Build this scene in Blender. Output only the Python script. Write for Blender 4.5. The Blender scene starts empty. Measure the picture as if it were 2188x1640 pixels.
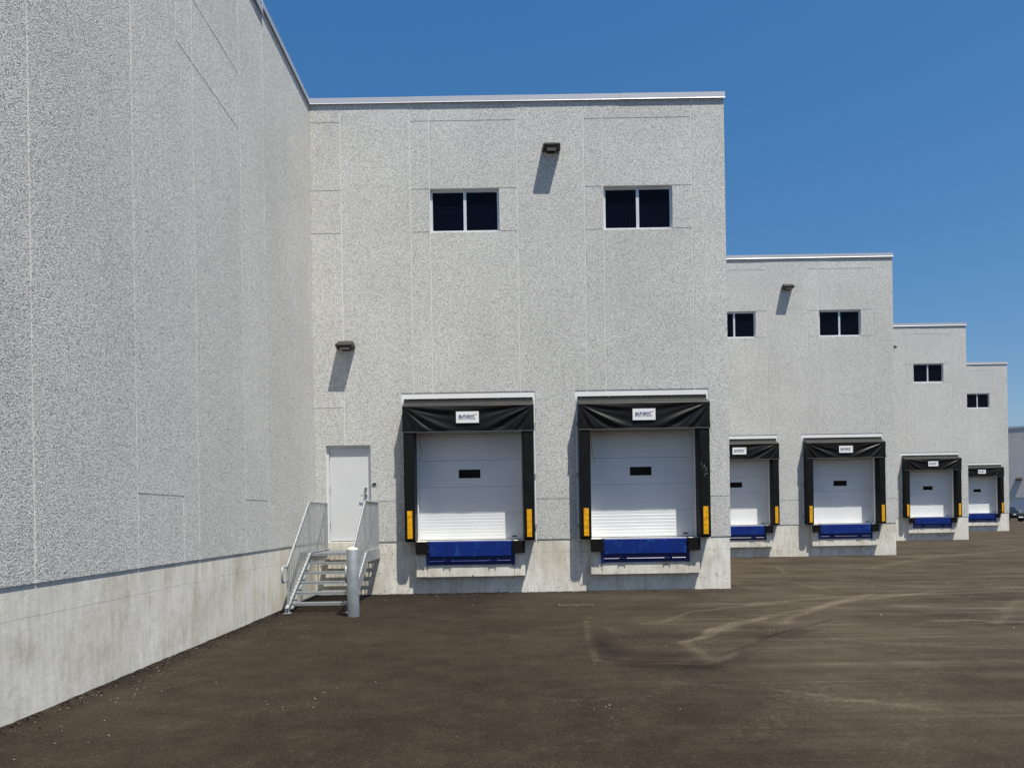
import bpy, math, random
import numpy as np
from mathutils import Vector, Matrix
random.seed(7); rng = np.random.default_rng(7)
S = bpy.context.scene
COL = S.collection

# ------------------------------------------------------------------ camera, sky, sun, exposure
cam_d = bpy.data.cameras.new('camera'); cam = bpy.data.objects.new('camera', cam_d); COL.objects.link(cam)
cam.location = (0, 0, 1.755)
ROLL = 0.0165
cam.rotation_euler = (Matrix.Rotation(math.radians(90), 3, 'X') @ Matrix.Rotation(-ROLL, 3, 'Z')).to_euler()
cam_d.sensor_width = 36; cam_d.lens = 36 * 1640 / 2188
cam_d.shift_x = 8 / 2188; cam_d.shift_y = 280 / 2188
cam_d.clip_end = 3000
S.camera = cam

SUN = Vector((0.80, -1.0, 3.2)).normalized()
W = bpy.data.worlds.new('World'); S.world = W; W.use_nodes = True
wn = W.node_tree.nodes; wl = W.node_tree.links
sky = wn.new('ShaderNodeTexSky'); sky.sky_type = 'NISHITA'; sky.sun_disc = False
sky.sun_elevation = math.asin(SUN.z); sky.sun_rotation = math.atan2(SUN.x, SUN.y)
sky.altitude = 200; sky.air_density = 1.0; sky.dust_density = 1.3; sky.ozone_density = 2.5
hs = wn.new('ShaderNodeHueSaturation'); hs.inputs['Saturation'].default_value = 1.28
wl.new(sky.outputs[0], hs.inputs['Color']); 
sp = wn.new('ShaderNodeSeparateColor'); cb = wn.new('ShaderNodeCombineColor'); wl.new(hs.outputs[0], sp.inputs[0])
for ch, (pw, kk) in enumerate(((.95, .79), (.75, 1.10), (.60, 1.65))):      # one tone curve for the whole sky
    a_ = wn.new('ShaderNodeMath'); a_.operation = 'POWER'; a_.inputs[1].default_value = pw; wl.new(sp.outputs[ch], a_.inputs[0])
    b_ = wn.new('ShaderNodeMath'); b_.operation = 'MULTIPLY'; b_.inputs[1].default_value = kk; wl.new(a_.outputs[0], b_.inputs[0]); wl.new(b_.outputs[0], cb.inputs[ch])
wl.new(cb.outputs[0], wn['Background'].inputs[0]); wn['Background'].inputs[1].default_value = 0.092
sd = bpy.data.lights.new('sun', 'SUN'); sd.energy = 5.0; sd.angle = math.radians(0.5); sd.color = (1, 0.95, 0.86)
so = bpy.data.objects.new('sun', sd); COL.objects.link(so); so.location = (10, -10, 40)
so.rotation_euler = SUN.to_track_quat('Z', 'Y').to_euler()
S.view_settings.view_transform = 'Standard'; S.view_settings.look = 'None'
S.view_settings.exposure = 0.48; S.view_settings.gamma = 1

# ------------------------------------------------------------------ materials
class NT:
    def __init__(s, name):
        s.m = bpy.data.materials.new(name); s.m.use_nodes = True
        s.t = s.m.node_tree; s.n = s.t.nodes; s.b = s.n['Principled BSDF']
    def add(s, kind, **kw):
        n = s.n.new('ShaderNode' + kind)
        for k, v in kw.items():
            if k in n.inputs: n.inputs[k].default_value = v
            else: setattr(n, k, v)
        return n
    def ln(s, a, b): s.t.links.new(a, b)
    def pos(s, scale=(1, 1, 1)):
        g = s.add('NewGeometry'); m = s.add('Mapping'); m.inputs['Scale'].default_value = scale
        s.ln(g.outputs['Position'], m.inputs['Vector']); return m.outputs[0]
    def noise(s, vec, scale, detail=3, rough=.55):
        n = s.add('TexNoise', Scale=scale, Detail=detail, Roughness=rough); s.ln(vec, n.inputs['Vector']); return n.outputs['Fac']
    def vor(s, vec, scale):
        n = s.add('TexVoronoi', Scale=scale); s.ln(vec, n.inputs['Vector']); return n
    def ramp(s, fac, stops):
        r = s.add('ValToRGB'); e = r.color_ramp.elements
        while len(e) < len(stops): e.new(.5)
        for el, (p, c) in zip(e, stops):
            el.position = p; el.color = (c, c, c, 1) if not isinstance(c, tuple) else (*c, 1)
        s.ln(fac, r.inputs[0]); return r.outputs[0]
    def mix(s, fac, a, b, blend='MIX'):
        n = s.add('Mix', data_type='RGBA', blend_type=blend)
        for i, v in ((0, fac), (6, a), (7, b)):
            if isinstance(v, (int, float)): n.inputs[i].default_value = v
            elif isinstance(v, tuple): n.inputs[i].default_value = (*v, 1)
            else: s.ln(v, n.inputs[i])
        return n.outputs[2]
    def math(s, op, a, b=0.0):
        n = s.add('Math', operation=op)
        for i, v in ((0, a), (1, b)):
            if isinstance(v, (int, float)): n.inputs[i].default_value = v
            else: s.ln(v, n.inputs[i])
        return n.outputs[0]
    def bump(s, h, dist, strength=1.0, normal=None):
        n = s.add('Bump', Distance=dist, Strength=strength); s.ln(h, n.inputs['Height'])
        if normal: s.ln(normal, n.inputs['Normal'])
        s.ln(n.outputs[0], s.b.inputs['Normal']); return n.outputs[0]
    def base(s, c, rough=.6, metal=0, spec=.5):
        if isinstance(c, tuple): s.b.inputs['Base Color'].default_value = (*c, 1)
        else: s.ln(c, s.b.inputs['Base Color'])
        s.b.inputs['Roughness'].default_value = rough; s.b.inputs['Metallic'].default_value = metal
        s.b.inputs['Specular IOR Level'].default_value = spec

def simple(name, c, rough=.55, metal=0, spec=.5, var=.12, vscale=3.0, bump=0.0, bscale=40):
    t = NT(name); p = t.pos()
    f = t.ramp(t.noise(p, vscale, 5), [(.25, 1 - var), (.75, 1 + var * .3)])
    t.base(t.mix(1.0, c, f, 'MULTIPLY'), rough, metal, spec)
    if bump: t.bump(t.noise(p, bscale, 3), bump)
    return t.m

M = {}
# exposed aggregate precast
t = NT('exposed_aggregate'); p = t.pos()
v1 = t.vor(p, 104); v2 = t.vor(p, 52)
sep = t.add('SeparateColor'); t.ln(v1.outputs['Color'], sep.inputs[0])
peb = t.ramp(sep.outputs[0], [(0, (.11, .109, .104)), (.15, (.39, .388, .368)), (.45, (.60, .60, .573)), (1, (.79, .79, .757))])
sep2 = t.add('SeparateColor'); t.ln(v2.outputs['Color'], sep2.inputs[0])
g2 = t.ramp(sep2.outputs[1], [(0, .76), (.2, .98), (1, 1.06)])
c = t.mix(1.0, peb, g2, 'MULTIPLY')
big = t.ramp(t.noise(p, .55, 4), [(.3, .93), (.7, 1.04)])
c = t.mix(1.0, c, big, 'MULTIPLY')
stn = t.ramp(t.noise(t.pos((2.2, 2.2, .12)), 1.0, 4), [(.35, .98), (.65, 1.015)])
c = t.mix(1.0, c, stn, 'MULTIPLY')
oi = t.add('ObjectInfo'); c = t.mix(1.0, c, t.ramp(oi.outputs['Random'], [(0, .965), (1, 1.02)]), 'MULTIPLY')
t.base(c, .85, 0, .25)
h = t.math('ADD', t.math('MULTIPLY', v1.outputs['Distance'], -1.0), t.math('MULTIPLY', v2.outputs['Distance'], -.5))
h = t.math('ADD', h, t.math('MULTIPLY', sep2.outputs[2], .18))
t.bump(h, .0046, 1.0)
M['agg'] = t.m
M['joint'] = simple('joint_concrete', (.74, .735, .70), .9, var=.1, bump=.001)
# cast concrete
t = NT('cast_concrete'); p = t.pos()
c = t.ramp(t.noise(p, .9, 6, .6), [(.25, (.54, .50, .41)), (.5, (.70, .675, .60)), (.75, (.78, .765, .70))])
st = t.ramp(t.noise(t.pos((2.6, 2.6, .3)), 1.0, 5), [(.50, 0.0), (.74, .55)])
c = t.mix(st, c, (.46, .39, .28))
bl = t.ramp(t.noise(p, 2.3, 6, .65), [(.52, 0.0), (.72, .5)])
c = t.mix(bl, c, (.42, .38, .30))
fl = t.ramp(t.noise(t.pos((5, 5, 1.2)), 2.0, 5, .65), [(.3, .82), (.65, 1.06)])
c = t.mix(1.0, c, fl, 'MULTIPLY')
vp = t.vor(t.pos((1, 1, .75)), 11.0); vs = t.add('SeparateColor'); t.ln(vp.outputs['Color'], vs.inputs[0])
rad = t.math('MULTIPLY', t.math('POWER', vs.outputs[0], 6.0), .24)
pit = t.math('LESS_THAN', vp.outputs['Distance'], rad)
vp2 = t.vor(t.pos((1, 1, .7)), 24.0); vs2 = t.add('SeparateColor'); t.ln(vp2.outputs['Color'], vs2.inputs[0])
pit2 = t.math('LESS_THAN', vp2.outputs['Distance'], t.math('MULTIPLY', t.math('POWER', vs2.outputs[0], 9.0), .36))
pits = t.math('MAXIMUM', pit, pit2)
c = t.mix(t.math('MULTIPLY', pits, .8), c, (.10, .095, .085))
gz = t.add('SeparateXYZ'); t.ln(p, gz.inputs[0])
wob = t.math('MULTIPLY', t.math('SUBTRACT', t.noise(p, 1.2, 2), .5), .05)
dz = t.math('ABSOLUTE', t.math('SUBTRACT', t.math('ADD', gz.outputs[2], wob), .89))
line = t.math('LESS_THAN', dz, .0045)
c = t.mix(t.math('MULTIPLY', line, .24), c, (.2, .19, .17))
# damp, dirty foot
t.base(c, .9, 0, .25)
hh = t.math('SUBTRACT', t.math('MULTIPLY', t.noise(p, 14, 5), .5), t.math('ADD', t.math('MULTIPLY', pits, .8), t.math('MULTIPLY', line, .5)))
t.bump(hh, .008, .8)
M['conc'] = t.m
# asphalt with dust and tar attributes
t = NT('asphalt'); p = t.pos()
at = t.add('Attribute'); at.attribute_name = 'dust'; ad = t.add('Attribute'); ad.attribute_name = 'tar'
al = t.add('Attribute'); al.attribute_name = 'drift'
c = t.ramp(t.noise(p, .35, 5, .6), [(.3, (.0190, .0132, .0080)), (.5, (.0255, .0180, .0114)), (.7, (.0330, .0245, .0160))])
gr = t.vor(p, 85); gs = t.add('SeparateColor'); t.ln(gr.outputs['Color'], gs.inputs[0])
c = t.mix(1.0, c, t.ramp(gs.outputs[0], [(0, .72), (.5, .95), (.9, 1.15), (1, 2.1)]), 'MULTIPLY')
c = t.mix(1.0, c, t.ramp(t.noise(p, 2.2, 7, .72), [(.28, .62), (.72, 1.42)]), 'MULTIPLY')
def streak(rot, sx, sy, lo, hi):
    m_ = t.add('Mapping'); m_.inputs['Rotation'].default_value = (0, 0, rot); m_.inputs['Scale'].default_value = (sx, sy, 1)
    g_ = t.add('NewGeometry'); t.ln(g_.outputs['Position'], m_.inputs['Vector'])
    return t.ramp(t.noise(m_.outputs[0], 1.0, 6, .7), [(lo, 0.0), (hi, 1.0)])
s1 = streak(.04, .16, 3.6, .50, .70); s2 = streak(-.62, .2, 4.2, .52, .72); s3 = streak(.45, .25, 3.0, .54, .74)
cl = t.ramp(t.noise(p, .7, 4), [(.36, .08), (.62, 1.0)])
strk = t.math('MULTIPLY', t.math('MAXIMUM', t.math('MAXIMUM', s1, s2), s3), cl)
dustf = t.math('MULTIPLY', strk, t.math('MULTIPLY', al.outputs['Fac'], .62))
br = t.math('MULTIPLY', t.math('SUBTRACT', t.noise(p, 11, 7, .78), .5), 1.15)
gate = t.ramp(at.outputs['Fac'], [(.02, 0.0), (.12, 1.0)])
dl = t.math('MULTIPLY', gate, t.ramp(t.math('ADD', at.outputs['Fac'], br), [(.16, 0.0), (.62, .62)]))
dustf = t.math('MINIMUM', t.math('ADD', dustf, dl), .8)
dustf = t.math('ADD', dustf, t.math('MULTIPLY', al.outputs['Fac'], t.ramp(t.noise(p, .45, 5, .6), [(.35, .06), (.65, .34)])))
grain = t.ramp(t.noise(p, 26, 4, .7), [(.35, .6), (.65, 1.25)])
dustf = t.math('MULTIPLY', dustf, grain)
c = t.mix(dustf, c, (.128, .105, .074))
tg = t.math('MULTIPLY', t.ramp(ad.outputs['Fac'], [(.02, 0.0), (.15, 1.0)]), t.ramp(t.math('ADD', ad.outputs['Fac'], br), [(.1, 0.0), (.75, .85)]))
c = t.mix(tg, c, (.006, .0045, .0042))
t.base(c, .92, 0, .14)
t.bump(t.math('ADD', t.math('MULTIPLY', gr.outputs['Distance'], -1.0), t.math('MULTIPLY', t.noise(p, 12, 4), 1.0)), .006, .8)
M['asph'] = t.m
M['coping'] = simple('coping_metal', (.50, .51, .54), .42, .25, .5, var=.06, vscale=1.2)
M['white_steel'] = simple('white_steel_border', (.80, .80, .78), .6, var=.08)
M['door_white'] = simple('door_white_paint', (.71, .73, .745), .38, 0, .5, var=.09, vscale=1.3)
M['man_door'] = simple('grey_white_door_paint', (.62, .63, .63), .45, var=.04)
M['alu'] = simple('window_aluminium', (.66, .68, .70), .4, .3, var=.04)
M['galv'] = simple('galvanised_steel', (.42, .445, .46), .45, .5, var=.22, vscale=9)
M['galvd'] = simple('galvanised_bollard', (.24, .27, .29), .5, .3, var=.3, vscale=6)
M['steel'] = simple('stainless', (.36, .35, .34), .3, .9)
M['vinyl'] = simple('black_vinyl', (.0050, .0050, .0050), .45, 0, .24, var=.3, vscale=2.5, bump=.0008, bscale=300)
M['vinyl_top'] = simple('dusty_vinyl', (.027, .026, .024), .6, 0, .25, var=.3, vscale=3)
M['bead'] = simple('grey_bead', (.06, .06, .06), .45)
M['rubber'] = simple('black_rubber', (.006, .006, .006), .75, 0, .2, var=.4, vscale=20, bump=.003, bscale=60)
M['yellow'] = simple('yellow_vinyl', (.86, .42, .004), .5, 0, .25, var=.4, vscale=11)
M['rope'] = simple('yellow_rope', (.55, .38, .04), .8)
M['bronze'] = simple('bronze_paint', (.024, .020, .016), .5, .1)
M['lens'] = simple('lamp_lens', (.45, .43, .38), .3)
M['sign'] = simple('sign_white', (.80, .80, .80), .5, var=.03)
M['ink'] = simple('sign_blue', (.012, .035, .15), .5)
M['ink2'] = simple('sign_grey', (.13, .15, .19), .5)
M['red'] = simple('sign_red', (.45, .02, .03), .5)
M['black'] = simple('black_plastic', (.012, .012, .013), .4)
M['rust'] = simple('rusty_iron', (.060, .044, .030), .85, var=.4, vscale=12, bump=.003)
M['stone'] = simple('pale_stone', (.42, .40, .35), .9, var=.3, vscale=20)
M['crumb'] = simple('asphalt_crumb', (.018, .014, .011), .95, 0, .1, var=.4, vscale=30)
M['chalk'] = simple('chalk', (.25, .25, .25), .9)
M['roof'] = simple('roof_membrane', (.45, .45, .44), .9)
M['carp'] = simple('car_paint', (.010, .012, .014), .18, .3)
M['tyre'] = simple('tyre', (.012, .012, .012), .8)
M['lamp'] = simple('headlight', (.6, .62, .64), .15)
M['cglass'] = simple('car_glass', (.012, .016, .02), .08)
# blue leveler paint: plain and checker plate
M['blue'] = simple('blue_paint', (.0022, .013, .112), .33, 0, .35, var=.2, vscale=4)
t = NT('blue_checker_plate'); p = t.pos()
rm = t.add('Mapping'); rm.inputs['Rotation'].default_value = (0, math.radians(45), 0); rm.inputs['Scale'].default_value = (26, 1, 26)
g0 = t.add('NewGeometry'); t.ln(g0.outputs['Position'], rm.inputs['Vector'])
sx = t.add('SeparateXYZ'); t.ln(rm.outputs[0], sx.inputs[0])
fx = t.math('ABSOLUTE', t.math('SUBTRACT', t.math('FRACT', sx.outputs[0]), .5)); fz = t.math('ABSOLUTE', t.math('SUBTRACT', t.math('FRACT', sx.outputs[2]), .5))
lz = t.math('MAXIMUM', t.math('MULTIPLY', fx, 2.2), fz)
lug = t.ramp(lz, [(.22, 1.0), (.36, 0.0)])
sc = t.ramp(t.noise(p, 5, 6, .75), [(.56, 0.0), (.68, .55)])
c = t.mix(1.0, (.0027, .020, .17), t.ramp(t.noise(p, 3, 4), [(.3, .8), (.7, 1.15)]), 'MULTIPLY')
t.base(t.mix(sc, c, (.03, .14, .36)), .36, 0, .3); t.bump(lug, .004)
M['plate'] = t.m
# window glass with a grid of bird-safe dots
t = NT('dotted_dark_glass')
g0 = t.add('NewGeometry'); sx = t.add('SeparateXYZ'); t.ln(g0.outputs['Position'], sx.inputs[0])
def dots(ox, oz):
    a = t.math('SUBTRACT', t.math('FRACT', t.math('ADD', t.math('MULTIPLY', sx.outputs[0], 10.0), ox)), .5)
    b_ = t.math('SUBTRACT', t.math('FRACT', t.math('ADD', t.math('MULTIPLY', sx.outputs[2], 10.0), oz)), .5)
    r2 = t.math('ADD', t.math('MULTIPLY', a, a), t.math('MULTIPLY', b_, b_)); return t.math('LESS_THAN', r2, .0085)
d = t.math('MAXIMUM', dots(0, 0), dots(.5, .5))
t.base(t.mix(d, (.0015, .0015, .006), (.022, .023, .033)), .04, 0, .12)
M['glass'] = t.m
t = NT('door_pane'); t.base((.002, .002, .003), .05, 0, .08); M['pane'] = t.m

# ------------------------------------------------------------------ mesh helpers
def link(name, me, mat, parent=None, loc=(0, 0, 0), rz=0.0, smooth=False):
    if mat is not None and not me.materials: me.materials.append(mat)
    o = bpy.data.objects.new(name, me); COL.objects.link(o)
    o.location = loc; o.rotation_euler = (0, 0, rz)
    if parent: o.parent = parent
    if smooth: me.shade_smooth()
    return o
def empty(name, loc=(0, 0, 0), rz=0.0):
    o = bpy.data.objects.new(name, None); COL.objects.link(o); o.location = loc; o.rotation_euler = (0, 0, rz)
    o.empty_display_size = .2; return o
def tag(o, label, cat, group=None):
    o['label'] = label; o['category'] = cat
    if group: o['group'] = group
    return o
class MB:
    def __init__(s): s.v = []; s.f = []
    def box(s, x0, x1, y0, y1, z0, z1, bev=0.0):
        n = len(s.v)
        if bev <= 0:
            s.v += [(x, y, z) for z in (z0, z1) for y in (y0, y1) for x in (x0, x1)]
            s.f += [tuple(n + i for i in q) for q in ((0, 2, 3, 1), (4, 5, 7, 6), (0, 1, 5, 4), (2, 6, 7, 3), (0, 4, 6, 2), (1, 3, 7, 5))]
        else:   # chamfered on the four edges of the front (y0) face
            b = bev
            s.v += [(x0, y1, z0), (x1, y1, z0), (x1, y1, z1), (x0, y1, z1), (x0, y0 + b, z0), (x1, y0 + b, z0), (x1, y0 + b, z1), (x0, y0 + b, z1),
                    (x0 + b, y0, z0 + b), (x1 - b, y0, z0 + b), (x1 - b, y0, z1 - b), (x0 + b, y0, z1 - b)]
            s.f += [tuple(n + i for i in q) for q in ((0, 3, 2, 1), (8, 9, 10, 11), (0, 1, 5, 4), (1, 2, 6, 5), (2, 3, 7, 6), (3, 0, 4, 7),
                    (4, 5, 9, 8), (5, 6, 10, 9), (6, 7, 11, 10), (7, 4, 8, 11))]
        return s
    def prism(s, prof, x0, x1):          # prof: (y, z) polygon extruded along x
        n = len(s.v); k = len(prof)
        s.v += [(x0, y, z) for y, z in prof] + [(x1, y, z) for y, z in prof]
        s.f += [(n + i, n + (i + 1) % k, n + k + (i + 1) % k, n + k + i) for i in range(k)]
        s.f += [tuple(n + i for i in range(k))[::-1], tuple(n + k + i for i in range(k))]; return s
    def sheet(s, prof, x0, x1):          # open profile extruded along x
        n = len(s.v); k = len(prof)
        s.v += [(x0, y, z) for y, z in prof] + [(x1, y, z) for y, z in prof]
        s.f += [(n + i, n + k + i, n + k + i + 1, n + i + 1) for i in range(k - 1)]; return s
    def tube(s, pts, r, seg=10):
        pts = [Vector(q) for q in pts]; n0 = len(s.v)
        for i, q in enumerate(pts):
            d = (pts[min(i + 1, len(pts) - 1)] - pts[max(i - 1, 0)]).normalized()
            a = Vector((1, 0, 0)) if abs(d.x) < .9 else Vector((0, 1, 0))
            u = d.cross(a).normalized(); w = d.cross(u)
            for k in range(seg):
                an = 2 * math.pi * k / seg; s.v.append(tuple(q + (u * math.cos(an) + w * math.sin(an)) * r))
        for i in range(len(pts) - 1):
            for k in range(seg):
                a = n0 + i * seg + k; b = n0 + i * seg + (k + 1) % seg; s.f.append((a, b, b + seg, a + seg))
        s.f.append(tuple(n0 + k for k in range(seg))[::-1]); e = n0 + (len(pts) - 1) * seg; s.f.append(tuple(e + k for k in range(seg))); return s
    def lathe(s, prof, seg=32):
        n0 = len(s.v)
        for r, z in prof:
            for k in range(seg): an = 2 * math.pi * k / seg; s.v.append((r * math.cos(an), r * math.sin(an), z))
        for i in range(len(prof) - 1):
            for k in range(seg):
                a = n0 + i * seg + k; b = n0 + i * seg + (k + 1) % seg; s.f.append((a, b, b + seg, a + seg))
        e = n0 + (len(prof) - 1) * seg; s.f.append(tuple(e + k for k in range(seg))); return s
    def mesh(s, name='m'):
        me = bpy.data.meshes.new(name); me.from_pydata(s.v, [], s.f); me.update()
        import bmesh
        bm = bmesh.new(); bm.from_mesh(me); bmesh.ops.recalc_face_normals(bm, faces=bm.faces); bm.to_mesh(me); bm.free(); return me
    def build(s, name, mat, parent=None, loc=(0, 0, 0), rz=0.0, smooth=False):
        return link(name, s.mesh(name), mat, parent, loc, rz, smooth)
def slab(name, x0, x1, z0, z1, y0, y1, holes, mat, parent, loc=(0, 0, 0), rz=0.0):
    xs = sorted({x0, x1, *[h for q in holes for h in q[:2] if x0 < h < x1]}); zs = sorted({z0, z1, *[h for q in holes for h in q[2:] if z0 < h < z1]})
    def solid(i, j):
        if not (0 <= i < len(xs) - 1 and 0 <= j < len(zs) - 1): return False
        cx = (xs[i] + xs[i + 1]) / 2; cz = (zs[j] + zs[j + 1]) / 2
        return not any(h[0] < cx < h[1] and h[2] < cz < h[3] for h in holes)
    V = {}; vl = []; F = []
    def vi(i, j, b):
        k = (i, j, b)
        if k not in V: V[k] = len(vl); vl.append((xs[i], (y0, y1)[b], zs[j]))
        return V[k]
    for i in range(len(xs) - 1):
        for j in range(len(zs) - 1):
            if not solid(i, j): continue
            F.append((vi(i, j, 0), vi(i + 1, j, 0), vi(i + 1, j + 1, 0), vi(i, j + 1, 0)))
            F.append((vi(i, j, 1), vi(i, j + 1, 1), vi(i + 1, j + 1, 1), vi(i + 1, j, 1)))
            if not solid(i - 1, j): F.append((vi(i, j, 0), vi(i, j + 1, 0), vi(i, j + 1, 1), vi(i, j, 1)))
            if not solid(i + 1, j): F.append((vi(i + 1, j, 0), vi(i + 1, j, 1), vi(i + 1, j + 1, 1), vi(i + 1, j + 1, 0)))
            if not solid(i, j - 1): F.append((vi(i, j, 0), vi(i, j, 1), vi(i + 1, j, 1), vi(i + 1, j, 0)))
            if not solid(i, j + 1): F.append((vi(i, j + 1, 0), vi(i + 1, j + 1, 0), vi(i + 1, j + 1, 1), vi(i, j + 1, 1)))
    if not F: return None
    me = bpy.data.meshes.new(name); me.from_pydata(vl, [], F); me.update()
    return link(name, me, mat, parent, loc, rz)

# ------------------------------------------------------------------ site dimensions
F1Y = 17.45; STEPX = 9.46; STEPY = 11.25; R = 5.05; L = -4.385
XO = {0: -(5.05 + 4.385), 1: 0.0, 2: STEPX, 3: 2 * STEPX, 4: 3 * STEPX}
ZOFF = {0: 0.0, 1: 0.0, 2: .03, 3: .09, 4: .16}
ZB = 1.2; ZT = 11.19; ZC0 = 11.14; ZC1 = 11.28

# ------------------------------------------------------------------ ground
def axis(parts):
    a = []
    for x0, x1, n in parts: a += list(np.linspace(x0, x1, n, endpoint=False))
    return np.array(a + [parts[-1][1]])
gx = axis([(-600, -60, 14), (-60, -5, 30), (-5, 12, 380), (12, 25, 110), (25, 70, 70), (70, 900, 30)])
gy = axis([(-500, -20, 12), (-20, 4, 24), (4, 17.6, 310), (17.6, 35, 130), (35, 100, 60), (100, 1200, 26)])
XX, YY = np.meshgrid(gx, gy)
def vnoise(x, y, s, seed):
    r = np.random.default_rng(seed).random((257, 257)); u = x / s; v = y / s
    i = np.floor(u).astype(int); j = np.floor(v).astype(int); fu = u - i; fv = v - j
    fu = fu * fu * (3 - 2 * fu); fv = fv * fv * (3 - 2 * fv); i %= 256; j %= 256
    return (r[j, i] * (1 - fu) + r[j, i + 1] * fu) * (1 - fv) + (r[j + 1, i] * (1 - fu) + r[j + 1, i + 1] * fu) * fv
wx = XX + (vnoise(XX, YY, .7, 1) - .5) * .14; wy = YY + (vnoise(XX, YY, .6, 2) - .5) * .22
def pdist(pts, X=None, Y=None):
    X = wx if X is None else X; Y = wy if Y is None else Y
    best = np.full(X.shape, 1e9)
    for (ax, ay), (bx, by) in zip(pts[:-1], pts[1:]):
        dx, dy = bx - ax, by - ay; tt = np.clip(((X - ax) * dx + (Y - ay) * dy) / (dx * dx + dy * dy + 1e-9), 0, 1)
        best = np.minimum(best, np.hypot(X - ax - tt * dx, Y - ay - tt * dy))
    return best
def gs(d, w): return np.exp(-(d / w) ** 2)
dust = np.zeros_like(XX); tar = np.zeros_like(XX); zz = np.zeros_like(XX)
LIP = [(1.02, 9.13), (1.57, 8.91), (2.21, 8.86), (2.67, 9.35), (3.48, 10.39), (4.33, 11.27), (5.15, 12.06), (6.52, 11.74), (7.83, 11.69), (9.6, 11.7), (14, 11.2)]
PAN = [(1.34, 13.03), (1.18, 11.61), (1.08, 10.36), (1.02, 9.2)]
SEAM = [(-4.2, 12.34), (-1.42, 12.25), (.08, 12.5), (1.25, 12.36)]
dlip = pdist(LIP); dpan = pdist(PAN)
below = pdist([(x, y - .16) for x, y in LIP])
dust += .28 * gs(dlip, .06) * (vnoise(XX, YY, .9, 3) > .35); tar += .5 * gs(below, .13) * np.clip(vnoise(XX, YY, 1.1, 4) * 1.8 - .55, 0, 1)
dust += .26 * gs(dpan, .09) * (.3 + vnoise(XX, YY, .35, 5)); tar += .26 * gs(pdist([(x + .2, y) for x, y in PAN[1:]]), .16) * (.3 + vnoise(XX, YY, .4, 31))
inside = np.zeros_like(XX)
lx, ly = np.array([q_[0] for q_ in LIP]), np.array([q_[1] for q_ in LIP])
inside = np.clip((wy - np.interp(wx, lx, ly)) / .12, 0, 1) * np.clip((wx - 1.15) / .12, 0, 1) * np.clip((15.5 - YY) / 2.5, 0, 1)
rim = gs(pdist([(x, y + .10) for x, y in LIP]), .10) * np.clip(vnoise(XX, YY, .5, 21) * 2.2 - .5, 0, 1)
tar += .42 * rim + .34 * inside * np.clip(vnoise(XX * .6, YY, .55, 22) * 2.4 - 1.25, 0, 1)
dust += .16 * inside * np.clip(vnoise(XX * .5, YY, .4, 23) * 2.4 - 1.2, 0, 1)
zz += .012 * gs(dlip, .10) + .014 * gs(dpan, .12)
dust += .22 * gs(pdist(SEAM), .05)
tar += .5 * gs(pdist([(1.39, 8.78), (1.8, 8.66), (2.19, 8.76)]), .22) + .42 * gs(pdist([(1.3, 10.1), (1.45, 9.6), (2.1, 9.4), (2.25, 9.3)]), .3)
for pts, a, w in [([(2.38, 10.42), (2.99, 11.41), (3.64, 12.19), (4.25, 12.67)], .55, .045), ([(2.61, 10.71), (3.33, 11.61), (4.18, 12.57)], .5, .045),
    ([(2.13, 12.26), (2.51, 12.49), (3.16, 13.62), (4.03, 14.05), (4.94, 14.44)], .42, .08), ([(2.33, 10.35), (2.38, 9.54), (2.38, 9.22)], .35, .09),
    ([(7.27, 14.98), (9.45, 14.1), (12, 13)], .42, .05), ([(7.01, 13.93), (7.57, 13.64), (8.8, 13.13), (12, 11.9)], .55, .05),
    ([(6.59, 12.0), (7.15, 12.09), (7.8, 11.64), (10, 11.2)], .55, .06), ([(4.41, 10.49), (4.99, 10.12), (5.73, 9.79), (7.2, 9.2)], .35, .06), ([(4.03, 10.33), (4.52, 9.77), (5.04, 9.29), (6.5, 8.1)], .3, .06),
    ([(4.31, 12.84), (5.5, 13.85), (6.76, 14.97), (9.03, 16.25), (11.14, 16.62), (16, 17)], .42, .11), ([(1.67, 7.87), (2.5, 7.49), (3.26, 6.97), (4.29, 6.42)], .2, .05),
    ([(9.63, 14.54), (8.18, 12.65), (7.32, 11.65)], .35, .12), ([(4.25, 12.01), (5.42, 13.65), (7.49, 15.92)], .4, .10), ([(2.98, 7.01), (3.35, 6.97)], .4, .03),
    ([(4.52, 14.5), (5.64, 15.14), (7.76, 15.69), (10.71, 15.97), (16, 16)], .42, .12), ([(6.92, 18.55), (6.89, 16.82)], .4, .08), ([(8.27, 23.69), (7.71, 21.35)], .4, .1),
    ([(10.48, 22.56), (15.24, 27.39), (20.73, 30.89)], .4, .25), ([(6.2, 19.5), (9.0, 17.5), (14, 15.5)], .35, .12), ([(9.2, 20.0), (13, 20.6), (18, 21)], .35, .14), ([(8.8, 18.2), (14, 18.4)], .35, .10),
    ([(3.33, 11.61), (1.4, 7.47), (.54, 5.73)], .16, .22), ([(3.44, 7.96), (1.9, 6.14)], .2, .3), ([(4.6, 8.6), (2.8, 5.4)], .18, .25), ([(1.5, 11.9), (1.75, 11.0)], .25, .08), ([(.2, 7.35), (.9, 7.3)], .25, .05)]:
    dust += a * .16 * gs(pdist(pts), w * 5)
    dust += a * .66 * gs(pdist(pts), w * 1.1)
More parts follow.
